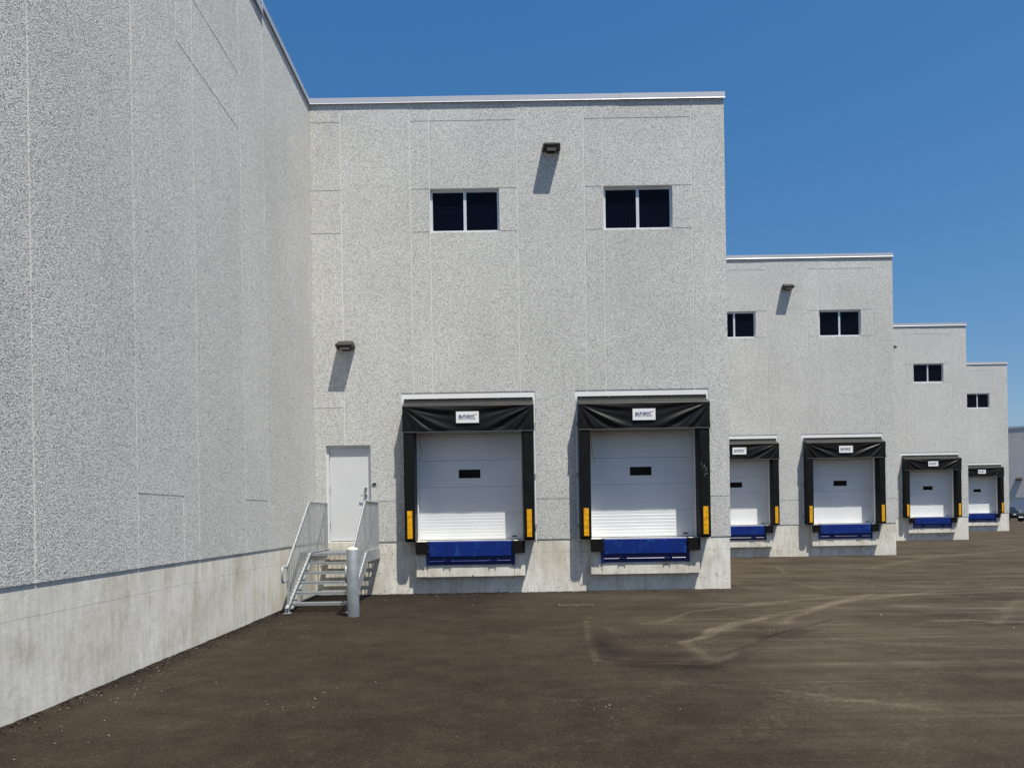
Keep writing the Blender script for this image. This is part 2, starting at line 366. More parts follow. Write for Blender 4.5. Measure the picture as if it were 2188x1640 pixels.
# soft dark foot along walls, small heaped crumbs of tar at the wall
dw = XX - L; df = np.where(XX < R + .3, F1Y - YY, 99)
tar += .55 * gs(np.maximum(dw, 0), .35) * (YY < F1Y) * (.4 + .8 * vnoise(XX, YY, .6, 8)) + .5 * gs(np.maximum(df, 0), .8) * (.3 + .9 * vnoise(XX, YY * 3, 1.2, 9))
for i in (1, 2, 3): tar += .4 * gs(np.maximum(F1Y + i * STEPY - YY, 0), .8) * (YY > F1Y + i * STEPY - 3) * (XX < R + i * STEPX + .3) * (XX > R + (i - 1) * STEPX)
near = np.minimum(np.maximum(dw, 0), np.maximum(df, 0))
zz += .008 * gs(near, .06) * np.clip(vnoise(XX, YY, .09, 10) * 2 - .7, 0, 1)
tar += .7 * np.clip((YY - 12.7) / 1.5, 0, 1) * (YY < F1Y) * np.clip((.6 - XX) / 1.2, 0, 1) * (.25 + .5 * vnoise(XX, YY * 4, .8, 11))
drift = np.clip((XX * .55 + YY * .12 - 1.0) / 3.2 + .25 * (vnoise(XX, YY, 1.6, 12) - .5), .05, 1.0)
zz += .012 * (vnoise(XX, YY, 2.5, 13) - .5) + np.interp(YY, [17, 28.7, 40, 51, 60], [0, .03, .09, .16, .2])
nv = XX.size; ny, nx = XX.shape
me = bpy.data.meshes.new('ground')
co = np.stack([XX, YY, zz], -1).reshape(-1, 3).astype(np.float32)
idx = np.arange(nv).reshape(ny, nx); q = np.stack([idx[:-1, :-1], idx[:-1, 1:], idx[1:, 1:], idx[1:, :-1]], -1).reshape(-1, 4).astype(np.int32)
me.vertices.add(nv); me.vertices.foreach_set('co', co.ravel()); me.loops.add(q.size); me.loops.foreach_set('vertex_index', q.ravel())
me.polygons.add(len(q)); me.polygons.foreach_set('loop_start', np.arange(0, q.size, 4, dtype=np.int32)); me.update(calc_edges=True); me.validate()
for nm, arr in (('dust', dust), ('tar', tar), ('drift', drift)):
    a = me.attributes.new(nm, 'FLOAT', 'POINT'); a.data.foreach_set('value', np.clip(arr, 0, 1).astype(np.float32).ravel())
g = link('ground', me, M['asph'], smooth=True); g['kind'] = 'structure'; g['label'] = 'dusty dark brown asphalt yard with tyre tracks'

# ------------------------------------------------------------------ warehouse
WH = empty('warehouse')
tag(WH, 'pale grey exposed-aggregate warehouse stepping back in sawtooth loading bays', 'warehouse')
GAP = .023
def panels(cols, holes, loc, rz, xmin, xmax):
    for (a, b, rows) in cols:
        for z0, z1 in zip(rows[:-1], rows[1:]):
            xa = a + (0 if a == xmin else GAP / 2); xb = b - (0 if b == xmax else GAP / 2)
            za = z0 + (0 if z0 == ZB else GAP / 2); zb = z1 - (0 if z1 == ZT else GAP / 2)
            slab('wall_panel', xa, xb, za, zb, 0, .05, holes, M['agg'], WH, loc, rz)
def coping(x0, x1, z0, z1, loc, rz, step=2.35, first=None):
    x = x0; k = 0
    while x < x1 - .01:
        e = min(x1, x + (first if (k == 0 and first) else step))
        if x1 - e < .4: e = x1
        d = .005 * (k % 2)
        prof = [(-.028 - d, z1), (-.028 - d, z0 + .018), (-.040 - d, z0), (-.022, z0), (-.012, z0 + .02), (-.012, z1 - .012), (.34, z1 - .012), (.34, z0), (.352 + d, z0), (.352 + d, z1 + .004 + d)]
        MB().prism(prof, x, e - .003).build('coping', M['coping'], WH, loc, rz)
        x = e; k += 1

WROWS = [ZB, 8.21, 9.185, 10.73, ZT]; PROWS = [ZB, 2.11, ZT]
DOCKC = (-.865, 3.077)
WINS = ((-1.66, -.088), (2.285, 3.85))
def dock_hole(c): return (c - 1.517, c + 1.517, ZB - .05, 4.565)
def window(x0, x1, loc):
    z0, z1 = 8.21, 9.185; y0, y1 = .075, .15; w = .05; xm = (x0 + x1) / 2
    m = MB(); m.box(x0, x1, y0, y1, z0, z0 + w); m.box(x0, x1, y0, y1, z1 - w, z1); m.box(x0, x0 + w, y0 + .001, y1, z0 + w, z1 - w); m.box(x1 - w, x1, y0 + .001, y1, z0 + w, z1 - w)
    m.box(xm - .033, xm + .033, y0 + .002, y1, z0 + w, z1 - w)
    f = m.build('window', M['alu'], WH, loc)
    for a, b in ((x0 + w, xm - .033), (xm + .033, x1 - w)):
        MB().box(a, b, y0 + .035, y0 + .05, z0 + w, z1 - w).build('pane', M['glass'], f)
def section_mesh(w, h, y):
    prof = []; n = 8; st = h / n; g_ = .0045
    for i in range(n):
        z = i * st
        prof += [(y + (.008 if i == 0 else g_), z + (.002 if i == 0 else 0)), (y, z + .007), (y, z + st - .010), (y + (.008 if i == n - 1 else g_), z + st - (.002 if i == n - 1 else .003))]
    prof += [(y + .045, h - .002), (y + .045, .002)]
    return MB().prism(prof, -w / 2, w / 2).mesh('door_section')
SEC = section_mesh(2.44, .61, .25)
def overhead_door(c, loc, rope, lockside=1):
    m = MB()
    for s in (-1, 1): m.box(*sorted((c + s * 1.222, c + s * 1.185)), .19, .24, ZB + .002, 4.24)
    m.box(c - 1.185, c + 1.185, .19, .24, 4.19, 4.24)
    d = m.build('overhead_door', M['alu'], WH, loc)
    MB().box(c - 1.24, c + 1.24, .2965, .33, ZB - .03, 4.26).build('door_light_block', M['black'], d)  # black sheet added behind the sections to block light through their seams
    for k in range(5): link('door_section', SEC, M['door_white'], d, (c, 0, ZB + .004 + k * .61))
    zc = ZB + 2.62 - .61 + .02; zc = 2.72; x0, x1 = c - .285 + .05, c + .285 + .05; x0 -= .06; x1 -= .06
    m = MB(); w = .035; zl, zh = zc - .135, zc + .135
    for (a, b, e, f_) in ((x0, x1, zl, zl + w), (x0, x1, zh - w, zh), (x0, x0 + w, zl + w, zh - w), (x1 - w, x1, zl + w, zh - w)): m.box(a, b, .232, .256, e, f_)
    m.build('window_frame', M['door_white'], d)
    MB().box(x0 + w, x1 - w, .240, .256, zl + w, zh - w).build('window_pane', M['pane'], d)
    m = MB(); m.box(c + .95, c + 1.06, .238, .252, ZB + .06, ZB + .085); m.build('lift_handle', M['black'], d)
    m = MB(); m.box(c - 1.22, c + 1.22, .236, .262, ZB - .004, ZB + .012); m.build('bottom_seal', M['black'], d)
    if rope:
        x = c - 1.13; z = 3.75; pts = []
        for i in range(12): pts.append((x + .012 * math.sin(i * .9) + (.0 if i < 9 else .02 * (i - 8)), .17 + .01 * math.cos(i), z - i * rope / 11))
        MB().tube(pts, .007, 6).build('pull_rope', M['rope'], d)
def dock_frame(c, loc):
    slab('dock_border', c - 1.513, c + 1.513, ZB - .04, 4.561, .010, .30, [(c - 1.222, c + 1.222, ZB - .1, 4.24)], M['white_steel'], WH, loc)
def dock_curb(c, loc):
    m = MB(); m.box(c - 1.23, c - .985, -.118, .05, .385, ZB - .006, .008); m.box(c - .981, c + .981, -.120, .05, .38, .66, .008); m.box(c + .985, c + 1.23, -.118, .05, .385, ZB - .006, .008)
    m.box(c - .981, c + .981, .0, .05, .66, ZB - .01)
    m.build('dock_curb', M['conc'], WH, loc)

BAYS = {0: [], 1: [0, 1], 2: [0, 1], 3: [1], 4: [1]}
for bay in range(5):
    loc = (XO[bay], F1Y + (bay - 1) * STEPY, ZOFF[bay])
    docks = BAYS[bay]; LB = L if bay <= 1 else XO[bay - 1] + R - XO[bay]
    holes = [dock_hole(DOCKC[k]) for k in docks]
    holes += [(a - .004, b, 8.21, 9.185) for a, b in WINS]
    if bay == 1: holes.append((-4.12, -3.11, ZB - .05, 3.40))
    xl = LB + .008
    cols = [(xl, -3.68, [ZB, 2.11, 4.25, 8.21, 9.185, 10.73, ZT]), (-3.68, -2.10, PROWS), (-2.10, -1.66, WROWS), (-1.66, .33, WROWS), (.33, 1.855, PROWS),
            (1.855, 2.285, WROWS), (2.285, 4.30, WROWS), (4.30, R, PROWS)]
    panels(cols, holes, loc, 0, xl, R)
    sh = [(a + .003, b - .003, c_ if c_ < ZB else c_ + .003, d_ - .003) for a, b, c_, d_ in holes]
    slab('wall_core', LB - .02, R - .02, ZB - .006, ZT - .01, .008, .30, sh, M['joint'], WH, loc)
    cuts = [LB - .02, .57, R - .018]
    for a, b in zip(cuts[:-1], cuts[1:]):
        MB().box(a + .002, b - .002, .013, .34, -.4, ZB - .004).build('foundation_wall', M['conc'], WH, loc)
    coping(LB + .03, R + .028, ZC0, ZC1, loc, 0, 2.35)
    for a, b in WINS: window(a, b, loc)
    for k in docks:
        dock_frame(DOCKC[k], loc); dock_curb(DOCKC[k], loc); overhead_door(DOCKC[k], loc, {0: .6, 1: .82}[k] if bay == 1 else .5)
    # return wall on the right of this bay (faces +X)
    rl = (loc[0] + R, loc[1], loc[2]); rz = math.pi / 2
    xe = STEPY if bay < 4 else 18.0
    cols = [(.052, .91, [ZB, ZT]), (.91, 2.9, [ZB, ZT]), (2.9, 4.18, [ZB, 2.08]), (4.18, 4.7, [8.24, 9.18, ZT]), (4.7, 6.64, [ZB, 8.24, 9.18, ZT]),
            (6.64, 7.9, [ZB, 2.08, ZT]), (7.9, xe, [ZB, ZT])]
    panels(cols, [(-1, 7.9, ZT - .12, 20)], rl, rz, .052, xe)
    hg = GAP / 2
    slab('wall_panel', 2.9 + hg, 4.7 - hg, ZB, ZT, 0, .05, [(2.8, 4.18 + hg, ZB - .1, 2.08 + hg), (4.18 - hg, 4.8, 8.24 - hg, 20), (-1, 7.9, ZT - .12, 20)], M['agg'], WH, rl, rz)
    slab('wall_core', .03, xe + (.3 if bay == 4 else 0), ZB - .006, ZT - .01, .008, .30, [(-1, 7.9, ZT - .15, 20)], M['joint'], WH, rl, rz)
    cuts = [.022, 2.55, 5.05, xe]
    for a, b in zip(cuts[:-1], cuts[1:]):
        MB().box(a + .002, b - .002, .013, .34, -.4, ZB - .004).build('foundation_wall', M['conc'], WH, rl, rz)
    coping(.34, 7.9, ZC0 - .14, ZC1 - .14, rl, rz)
    coping(7.9, xe - .03, ZC0, ZC1, rl, rz, 3.4)
    if bay == 4:
        MB().box(-45 - loc[0], R - .31, 18.31, 18.6, -.2, 11.0).build('unseen_rear_wall', M['joint'], WH, loc)  # unseen wall, added to close the shell so the interior stays dark
    MB().box(-45.3 - loc[0], -45.0 - loc[0], .0, (STEPY if bay < 4 else 18.3) - .005, -.2, 11.0).build('unseen_side_wall', M['joint'], WH, loc)  # out of view, added on the left to keep daylight out of the shell
    MB().box(-45 - loc[0], R - .32, .31, (STEPY if bay < 4 else 18) + .305, 10.6, 10.7).build('roof', M['roof'], WH, loc)

# man door in the nearest bay
loc = (0, F1Y, 0); x0, x1, z1 = -4.12, -3.11, 3.40; w = .055
m = MB(); m.box(x0, x0 + w, .06, .20, ZB - .004, z1); m.box(x1 - w, x1, .06, .20, ZB - .004, z1); m.box(x0 + w, x1 - w, .06, .20, z1 - w, z1)
m.box(x0 + w, x1 - w, .05, .20, ZB - .012, ZB + .012)
md = m.build('man_door', M['man_door'], WH, loc)
MB().box(x0 + w + .003, x1 - w - .003, .080, .125, ZB + .028, z1 - w - .003, .002).build('door_leaf', M['man_door'], md)
for z in (1.5, 2.3, 3.1): MB().tube([(x0 + w + .004, .070, z), (x0 + w + .004, .070, z + .16)], .010, 8).build('hinge', M['steel'], md)
hx = x1 - w - .075
m = MB(); m.v = []; m.tube([(hx, .08, 2.26), (hx, .045, 2.26)], .035, 16); m.tube([(hx, .05, 2.26), (hx, .015, 2.26)], .013, 10); m.tube([(hx + .01, .018, 2.26), (hx - .05, .018, 2.258), (hx - .115, .022, 2.262)], .011, 8)
m.build('lever_handle', M['steel'], md, smooth=False)
m = MB(); m.tube([(hx, .08, 2.41), (hx, .05, 2.41)], .033, 16); m.tube([(hx, .05, 2.41), (hx, .035, 2.41)], .015, 10); m.build('deadbolt', M['steel'], md)
rd = MB().box(-3.075, -2.99, -.022, .0, 2.495, 2.535, .006).build('key_reader', M['black'], WH, loc)

# ------------------------------------------------------------------ dock equipment
def text_mesh(body, size, shear, bold=.0):
    c = bpy.data.curves.new('txt', 'FONT'); c.body = body; c.size = size; c.shear = shear; c.offset = bold; c.extrude = .0012; c.align_x = 'CENTER'; c.resolution_u = 2
    o = bpy.data.objects.new('txt', c); COL.objects.link(o); bpy.context.view_layer.update()
    me = bpy.data.meshes.new_from_object(o.evaluated_get(bpy.context.evaluated_depsgraph_get()))
    bpy.data.objects.remove(o); me.transform(Matrix.Rotation(math.pi / 2, 4, 'X')); me.materials.clear(); return me
T1 = text_mesh('BLUE GIANT', .072, .35, .0022); T2 = text_mesh('SOLUTIONS', .056, .25, .0004)
def fit(me, w):
    xs = [v.co.x for v in me.vertices]; s = w / (max(xs) - min(xs)); cx = (max(xs) + min(xs)) / 2
    me.transform(Matrix.Diagonal((s, 1, 1, 1)) @ Matrix.Translation((-cx, 0, 0)))
fit(T1, .37); fit(T2, .38)
leaf = []
for i in range(22):
    a = math.pi / 2 + 2 * math.pi * i / 22; r = [.021, .010, .017, .009, .020, .011, .016, .009, .015, .010, .008][i % 11 if i < 11 else 10 - (i % 11)]
    leaf.append((r * math.cos(a), r * math.sin(a)))
LEAF = bpy.data.meshes.new('leaf'); LEAF.from_pydata([(x, 0, z) for x, z in leaf] + [(x, .0015, z) for x, z in leaf], [], [tuple(range(22))] + [(i, (i + 1) % 22, 22 + (i + 1) % 22, 22 + i) for i in range(22)]); LEAF.update()
HW = 1.463; PD = .30; ZF0, ZF1, ZBK = 3.635, 4.225, 4.385
def curtain_mesh(seed):
    nx_, nz_ = 96, 30; v = []; f = []; r = random.Random(seed); ph = [r.uniform(-.4, .4) for _ in range(6)]
    for j in range(nz_ + 1):
        tz = j / nz_
        for i in range(nx_ + 1):
            s = -1 + 2 * i / nx_; a = abs(s)
            # swags fanning from the top corners to the lower middle
            e = 1 - a; k = math.atan2((1 - tz) * .62, e * 1.35 + .03)
            amp = min(1, e * 5 + .1) * min(1, (1 - tz) * 4 + .15) * min(1, tz * 5 + .12)
            fade = 1 - math.exp(-((s - .0) / .26) ** 2 - ((tz - .42) / .6) ** 2)
            wv = (math.sin(k * 15 + ph[0] * 3 + (1.2 if s > 0 else 0)) * .6 + math.sin(k * 27 + ph[1] * 6 + s * 2) * .4)
            d = .026 * amp * fade * wv + .012 * math.sin(s * 9 + ph[2]) * (1 - tz) * fade * .5 * min(1, tz * 5 + .1)
            d += .05 * math.exp(-((tz) / .12) ** 2) * 0
            z = ZF0 + (ZF1 - ZF0) * tz - (.004 * math.sin(s * 7 + ph[3]) + .007 * math.exp(-((abs(s) - .72) / .05) ** 2)) * (1 - tz)
            x = s * (HW + .012 - .012 * math.sin(tz * 3))
            v.append((x, -PD + .0 - d, z))
    for j in range(nz_):
        for i in range(nx_):
            a = j * (nx_ + 1) + i; f.append((a, a + 1, a + nx_ + 2, a + nx_ + 1))
    # backing so the curtain has thickness
    n = len(v); bot = list(range(nx_ + 1)); top = [nz_ * (nx_ + 1) + i for i in range(nx_ + 1)]
    v += [(v[i][0], -PD + .06, v[i][2]) for i in bot] + [(v[i][0], -PD + .06, v[i][2]) for i in top]
    for i in range(nx_):
        f.append((bot[i + 1], bot[i], n + i, n + i + 1)); f.append((top[i], top[i + 1], n + nx_ + 2 + i, n + nx_ + 1 + i)); f.append((n + i + 1, n + i, n + nx_ + 1 + i, n + nx_ + 2 + i))
    b = [v[i] for i in bot]
    me = bpy.data.meshes.new('header_curtain'); me.from_pydata(v, [], f); me.update(); me.shade_smooth()
    bead = MB().tube([(x, y - .004, z) for x, y, z in b[::3]], .011, 6).mesh('hem_bead'); return me, bead
def pad_mesh(s):      # s = -1 left, +1 right; tapered foam pad with rounded outer corner
    xo = s * HW; xi = s * (HW - .27); xi_f = s * (HW - .245)
    prof = [(xo, -.0), (xo, -PD + .05), (xo - s * .012, -PD + .012), (xo - s * .045, -PD), (xi_f + s * .02, -PD), (xi_f, -PD + .02), (xi, 0)]
    n = len(prof); zs = [(ZB + .0, .03), (ZB + .05, 0.0)]
    v = []; f = []; r = random.Random(s + 5)
    levels = [ZB - .01, ZB + .03] + [ZB + .03 + (ZF0 + .12 - ZB - .03) * i / 9 for i in range(1, 10)]
    for li, z in enumerate(levels):
        for (x, y) in prof:
            cx = s * (HW - .13); k = .93 if li == 0 else 1.0
            w_ = .004 * math.sin(z * 9 + x * 20)
            v.append((cx + (x - cx) * k, (y + (.03 if (li == 0 and y < -.2) else 0)) + (w_ if y < -.2 else 0), z))
    for li in range(len(levels) - 1):
        for i in range(n): a = li * n + i; b = li * n + (i + 1) % n; f.append((a, b, b + n, a + n))
    f.append(tuple(range(n))); f.append(tuple((len(levels) - 1) * n + i for i in range(n)))
    m = MB(); m.v = v; m.f = f; return m.mesh('side_pad')
PADM = {s: pad_mesh(s) for s in (-1, 1)}
def strip_mesh():
    m = MB(); n = 9
    for i in range(n):
        z0 = i * .0685; m.box(-.056, .056, -.006 - .002 * (i % 2), .02, z0, z0 + .0675, .002)
    return m.mesh('guide_strip')
STRIP = strip_mesh()
TOPP = [(.0 - .004, ZBK), (-.014, ZBK), (-.02, ZBK - .05), (-.05, ZBK - .075), (-PD + .02, ZF1 + .012), (-PD - .004, ZF1 - .012), (-PD + .05, ZF1 - .03), (-.004, ZF1 - .02)]
def dock_seal(c, bl, label, seed, chalk=False):
    t_ = empty('dock_seal', (bl[0] + c, bl[1], ZB + bl[2])); tag(t_, label, 'dock seal', 'black dock seals round the loading doors'); o = (0, 0, -ZB)
    y_off = .022
    cm, bd = curtain_mesh(seed)
    cu = link('header_curtain', cm, M['vinyl'], t_, o); link('hem_bead', bd, M['bead'], cu)
    m = MB(); m.prism(TOPP, -HW + .004, HW - .004); hd = m.build('header_top', M['vinyl_top'], t_, o)
    m = MB(); m.box(-HW, HW, -.012, .009, ZBK + .001, ZBK + .04); fl = m.build('fixing_flange', M['vinyl'], t_, o)
    for x in (-1.38, -.75, -.02, .68, 1.36): MB().tube([(x, -.011, ZBK + .022), (x, -.018, ZBK + .022)], .012, 8).build('screw', M['steel'], fl)
    # cheeks closing the header at its ends
    for s in (-1, 1):
        m = MB(); prof = [(-.0, ZBK - .02), (-.05, ZBK - .09), (-PD + .005, ZF1 - .02), (-PD + .005, ZF0 + .01), (0, ZF0 + .01)]
        m.prism(prof, *sorted((s * (HW + .004), s * (HW - .02)))); m.build('header_cheek', M['vinyl'], t_, o)
        pd = link('side_pad', PADM[s], M['vinyl'], t_, o)
        link('guide_strip', STRIP, M['yellow'], pd, (s * (HW - .128), -PD - .012, ZB + .065))
        m = MB(); m.box(*sorted((s * (HW + .03), s * (HW + .002))), -.008, .009, ZB, ZBK); m.build('pad_rail', M['alu'], t_, o)
        for z in (1.45, 2.6, 3.75): MB().box(*sorted((s * (HW + .05), s * (HW + .003))), -.03, -.011, z, z + .09).build('bracket', M['galv'], t_, o)
    zs = 3.955
    sg = MB().box(-.254 - .01, .254 - .01, -PD - .022, -PD - .016, zs - .127, zs + .127).build('sign', M['sign'], t_, o)
    y = -PD - .0245
    link('lettering', T1, M['ink'], sg, (-.025, y, zs + .002)); link('lettering', T2, M['ink2'], sg, (-.025, y, zs - .048)); link('maple_leaf', LEAF, M['red'], sg, (.185, y + .001, zs + .062))
    if chalk:
        m = MB(); xc = HW - .15
        for (x, z, dx, dz) in ((.0, 3.02, .0, .05), (0, 2.98, .012, .012), (.05, 2.93, .02, .09), (.085, 2.93, -.01, .08), (.085, 2.86, .03, .05), (.12, 2.88, .0, .07), (.09, 2.80, .05, .02), (.07, 2.76, .02, .06)):
            m.tube([(xc - .06 + x, -PD - .004, z - .2), (xc - .06 + x + dx, -PD - .004, z + dz - .2)], .004, 5)
        m.build('chalk_mark', M['chalk'], t_, o)
    return t_
def dock_leveler(c, bl, label):
    t_ = empty('dock_leveler', (bl[0] + c, bl[1], .6 + bl[2])); tag(t_, label, 'dock leveler', 'blue dock levelers under the loading doors'); o = (0, 0, -.6)
    m = MB(); m.box(-1.0, 1.0, -.126, -.0, .655, 1.0); m.box(-1.0, -.935, -.146, -.126, .645, 1.17); m.box(.935, 1.0, -.146, -.126, .645, 1.17); m.box(-.935, .935, -.142, -.126, .655, .715)
    m.build('front_frame', M['blue'], t_, o)
    MB().tube([(-.93, -.148, .735), (.93, -.148, .735)], .015, 10).build('toe_bar', M['blue'], t_, o)
    m = MB(); m.prism([(-.176, 1.17), (-.160, 1.196), (-.140, 1.196), (-.140, .84), (-.165, .835), (-.178, .85)], -.925, .925); lp = m.build('lip_plate', M['plate'], t_, o)
    MB().tube([(-.96, -.150, 1.182), (.96, -.150, 1.182)], .013, 8).build('lip_hinge', M['blue'], t_, o)
    MB().box(-.98, .98, -.135, .235, 1.175, 1.193).build('deck_edge', M['galv'], t_, o)
    for x in (-.50, .52):
        m = MB()
        for s in (-.07, .07): m.box(x + s - .008, x + s + .008, -.182, -.126, .705, .86)
        m.box(x - .061, x + .061, -.175, -.16, .735, .747)
        k = m.build('lip_keeper', M['blue'], t_, o)
        for s in (-.10, .10): MB().tube([(x + s, -.126, .772), (x + s, -.15, .772)], .011, 8).build('bolt', M['steel'], k)
    return t_
def bumper_mesh():
    m = MB(); n = 11
    for i in range(n):
        x = -.13 + i * .0236; d = random.uniform(0, .006); m.box(x, x + .0225, -.108 - d, 0, -.28 + random.uniform(0, .006), random.uniform(-.005, 0), .004)
    return m.mesh('rubber_pad')
BUMP = bumper_mesh()
def bumper(x, bl, label):
    t_ = empty('dock_bumper', (bl[0] + x, bl[1] - .122, 1.185 + bl[2])); tag(t_, label, 'dock bumper', 'black rubber dock bumpers')
    link('rubber_pad', BUMP, M['rubber'], t_)
    for s in (-1, 1):
        m = MB(); m.box(*sorted((s * .132, s * .142)), -.09, 0, -.275, -.01); a = m.build('end_plate', M['black'], t_)
        for z in (-.05, -.23): MB().tube([(s * .141, -.06, z), (s * .150, -.06, z)], .014, 8).build('bolt', M['steel'], a)
NAMES = {(1, 0): 'loading door beside the steel stairs', (1, 1): 'right loading door of nearest bay', (2, 0): 'loading door half hidden by nearest corner',
         (2, 1): 'right loading door of second bay', (3, 1): 'loading door of third bay', (4, 1): 'farthest, smallest loading door'}
for bay, docks in BAYS.items():
    bl = ((bay - 1) * STEPX, F1Y + (bay - 1) * STEPY, ZOFF[bay])
    for k in docks:
        n = NAMES[(bay, k)]; c = DOCKC[k]
        dock_seal(c, bl, 'black padded dock seal with yellow strips around ' + n, bay * 10 + k, (bay, k) == (1, 1))
        dock_leveler(c, bl, 'blue steel dock leveler under ' + n)
        bumper(c - 1.09, bl, 'left black rubber bumper below ' + n)
        bumper(c + 1.09, bl, 'right black rubber bumper below ' + n)

# ------------------------------------------------------------------ wall lights
def light_meshes():
    bw, tw = .215, .17; D = .31
    P = lambda x, d, z: (x, -d, z)
    v = [P(-tw, 0, .19), P(tw, 0, .19), P(tw - .01, .10, .19), P(-tw + .01, .10, .19),
         P(-bw, .02, .065), P(bw, .02, .065), P(bw - .02, D, .065), P(-bw + .02, D, .065),
         P(-bw + .012, .02, .01), P(bw - .012, .02, .01), P(bw - .04, D - .012, .01), P(-bw + .04, D - .012, .01)]
    v = [(x, y, z) for x, y, z in v]
    f = [(0, 1, 2, 3), (3, 2, 6, 7), (0, 3, 7, 4), (1, 5, 6, 2), (4, 7, 11, 8), (5, 9, 10, 6), (7, 6, 10, 11), (8, 11, 10, 9), (0, 4, 8, 9, 5, 1)]
    m = MB(); m.v = v; m.f = f; h = m.mesh('hood')
    import bmesh
    bm = bmesh.new(); bm.from_mesh(h); bmesh.ops.bevel(bm, geom=[e for e in bm.edges], offset=.012, segments=2, affect='EDGES', profile=.6); bm.to_mesh(h); bm.free()
    l = MB(); l.box(-.10, .10, -.24, -.10, -.004, .012); b = MB(); b.box(-.09, .09, -.045, 0, -.02, .16, .01)
    return h, l.mesh('lens'), b.mesh('back_box')
HOOD, LENS, BACK = light_meshes()
def wall_light(loc, label, rz=0.0, sc=1.0):
    t_ = empty('wall_light', loc, rz); tag(t_, label, 'wall light', 'bronze wall pack lights'); t_.scale = (sc, sc, sc)
    for n, me, mt in (('hood', HOOD, 'bronze'), ('lens', LENS, 'lens'), ('back_box', BACK, 'bronze')): link(n, me, M[mt], t_)
wall_light((1.11, F1Y, 9.97), 'bronze wall light high between the two upper windows of the nearest bay')
wall_light((-3.62, F1Y, 5.56), 'bronze wall light above the grey door and steel stairs')
wall_light((1.09 + STEPX, F1Y + STEPY, 10.0), 'bronze wall light high between the windows of the second bay')
wall_light((1.11 + 2 * STEPX, F1Y + 2 * STEPY, 10.06), 'bronze wall light peeking past the corner of the second bay')

# ------------------------------------------------------------------ steel stairs
XS0, XS1 = -4.14, -2.93; YP = 15.85; ZP = 1.03; RI = ZP / 6; RUN = .298
ST = empty('steel_stairs', ((XS0 + XS1) / 2, 16.0, 0)); tag(ST, 'galvanised steel stairs with picket railings leading to the grey door', 'stairs')
so_ = (-(XS0 + XS1) / 2, -16.0, 0)
def grating(x0, x1, y0, y1, z, nose):
    m = MB(); y = y0 + .035
    m.box(x0, x1, y0, y0 + .03, z - .045, z)
    while y < y1 - .02:
        m.box(x0, x1, y, y + .020, z - .032, z - .001); y += .062
    x = x0 + .05
    while x < x1: m.box(x, x + .006, y0 + .031, y1, z - .030, z - .0035); x += .11
    if nose:
        k = x0 + .01
        while k < x1 - .02: m.box(k, k + .022, y0 - .006, y0 + .026, z - .004, z + .007); k += .042
    return m
grating(XS0 + .05, XS1 - .05, YP, F1Y - .0, ZP, True).build('landing_grating', M['galv'], ST, so_)
m = grating(XS0 + .05, XS1 - .05, 0, .27, 0, True); TR = m.mesh('tread')
for k in range(1, 6): link('tread', TR, M['galv'], ST, (so_[0], so_[1] + YP - k * RUN, ZP - k * RI))
def railing(X, sx, loop):
    # stringer: sloped channel and level landing channel
    m = MB(); dz = .24; yb = YP - 6 * RUN + .12; sl = ZP / (YP - yb)
    top = [(YP + .02, ZP + .02), (yb - .02, ZP + .02 - sl * (YP + .04 - yb))]
    prof = [(YP + .02, ZP + .02), (YP + .02, ZP - .30), (yb + .17, 0.005), (yb - .03, 0.005), (yb - .03, .10)]
    m.prism(prof, *sorted((X, X + sx * .008)))
    d = Vector((0, YP - yb, ZP)).normalized(); nrm = Vector((0, -d.z, d.y))
    for off, t0, t1 in ((0.0, 0, 1), (-.205, .13, 1)):
        a = Vector((0, yb - .03, .10)).lerp(Vector((0, YP + .02, ZP + .02)), t0) + nrm * off; b = Vector((0, yb - .03, .10)).lerp(Vector((0, YP + .02, ZP + .02)), t1) + nrm * off
        pr = [(a.y, a.z), (b.y, b.z), (b.y + nrm.y * .009, b.z + nrm.z * .009), (a.y + nrm.y * .009, a.z + nrm.z * .009)]
        m.prism(pr, *sorted((X - sx * .001, X + sx * .058)))
    m.box(*sorted((X + sx * .001, X + sx * .007)), YP + .021, F1Y + .01, ZP - .19, ZP + .02)
    m.box(*sorted((X, X + sx * .058)), YP + .021, F1Y + .01, ZP + .021, ZP + .029); m.box(*sorted((X, X + sx * .058)), YP + .021, F1Y + .01, ZP - .199, ZP - .191)
    m.box(*sorted((X - sx * .03, X + sx * .09)), yb - .06, yb + .09, .006, .018)
    m.build('stringer', M['galv'], ST, so_)
    xr = X + sx * .028; yw = F1Y - .06; zr = ZP + 1.065; yl = YP - 6 * RUN + .18; zl = .90
    pts = [(xr, yw, zr - .02), (xr, yw - .02, zr), (xr, YP + .05, zr), (xr, YP - .03, zr - .03), (xr, yl, zl)]
    if loop: pts += [(xr, yl - .06, zl - .03), (xr, yl - .31, zl - .03), (xr, yl - .35, zl - .07), (xr, yl - .35, zl - .26), (xr, yl - .31, zl - .30), (xr, yl - .02, zl - .29)]
    r = MB().tube(pts, .021, 10).build('handrail', M['galv'], ST, so_, smooth=True)
    def rail_z(y): return zr if y > YP - .03 else zl + (y - yl) / (YP - .03 - yl) * (zr - .03 - zl)
    def base_z(y): return ZP + .029 if y > YP else ZP + .02 - sl * (YP - y) + .0
    for y in (yw, YP + .0, yl + .02): m = MB(); m.box(xr - .019, xr + .019, y - .019, y + .019, max(.018, base_z(y) - .05), rail_z(y)); m.build('post', M['galv'], r)
    y = yw - .11
    while y > yl + .1:
        if abs(y - YP) > .05: MB().box(xr - .0075, xr + .0075, y - .0075, y + .0075, base_z(y), rail_z(y)).build('picket', M['galv'], r)
        y -= .112
railing(XS0, 1, True); railing(XS1, -1, True)

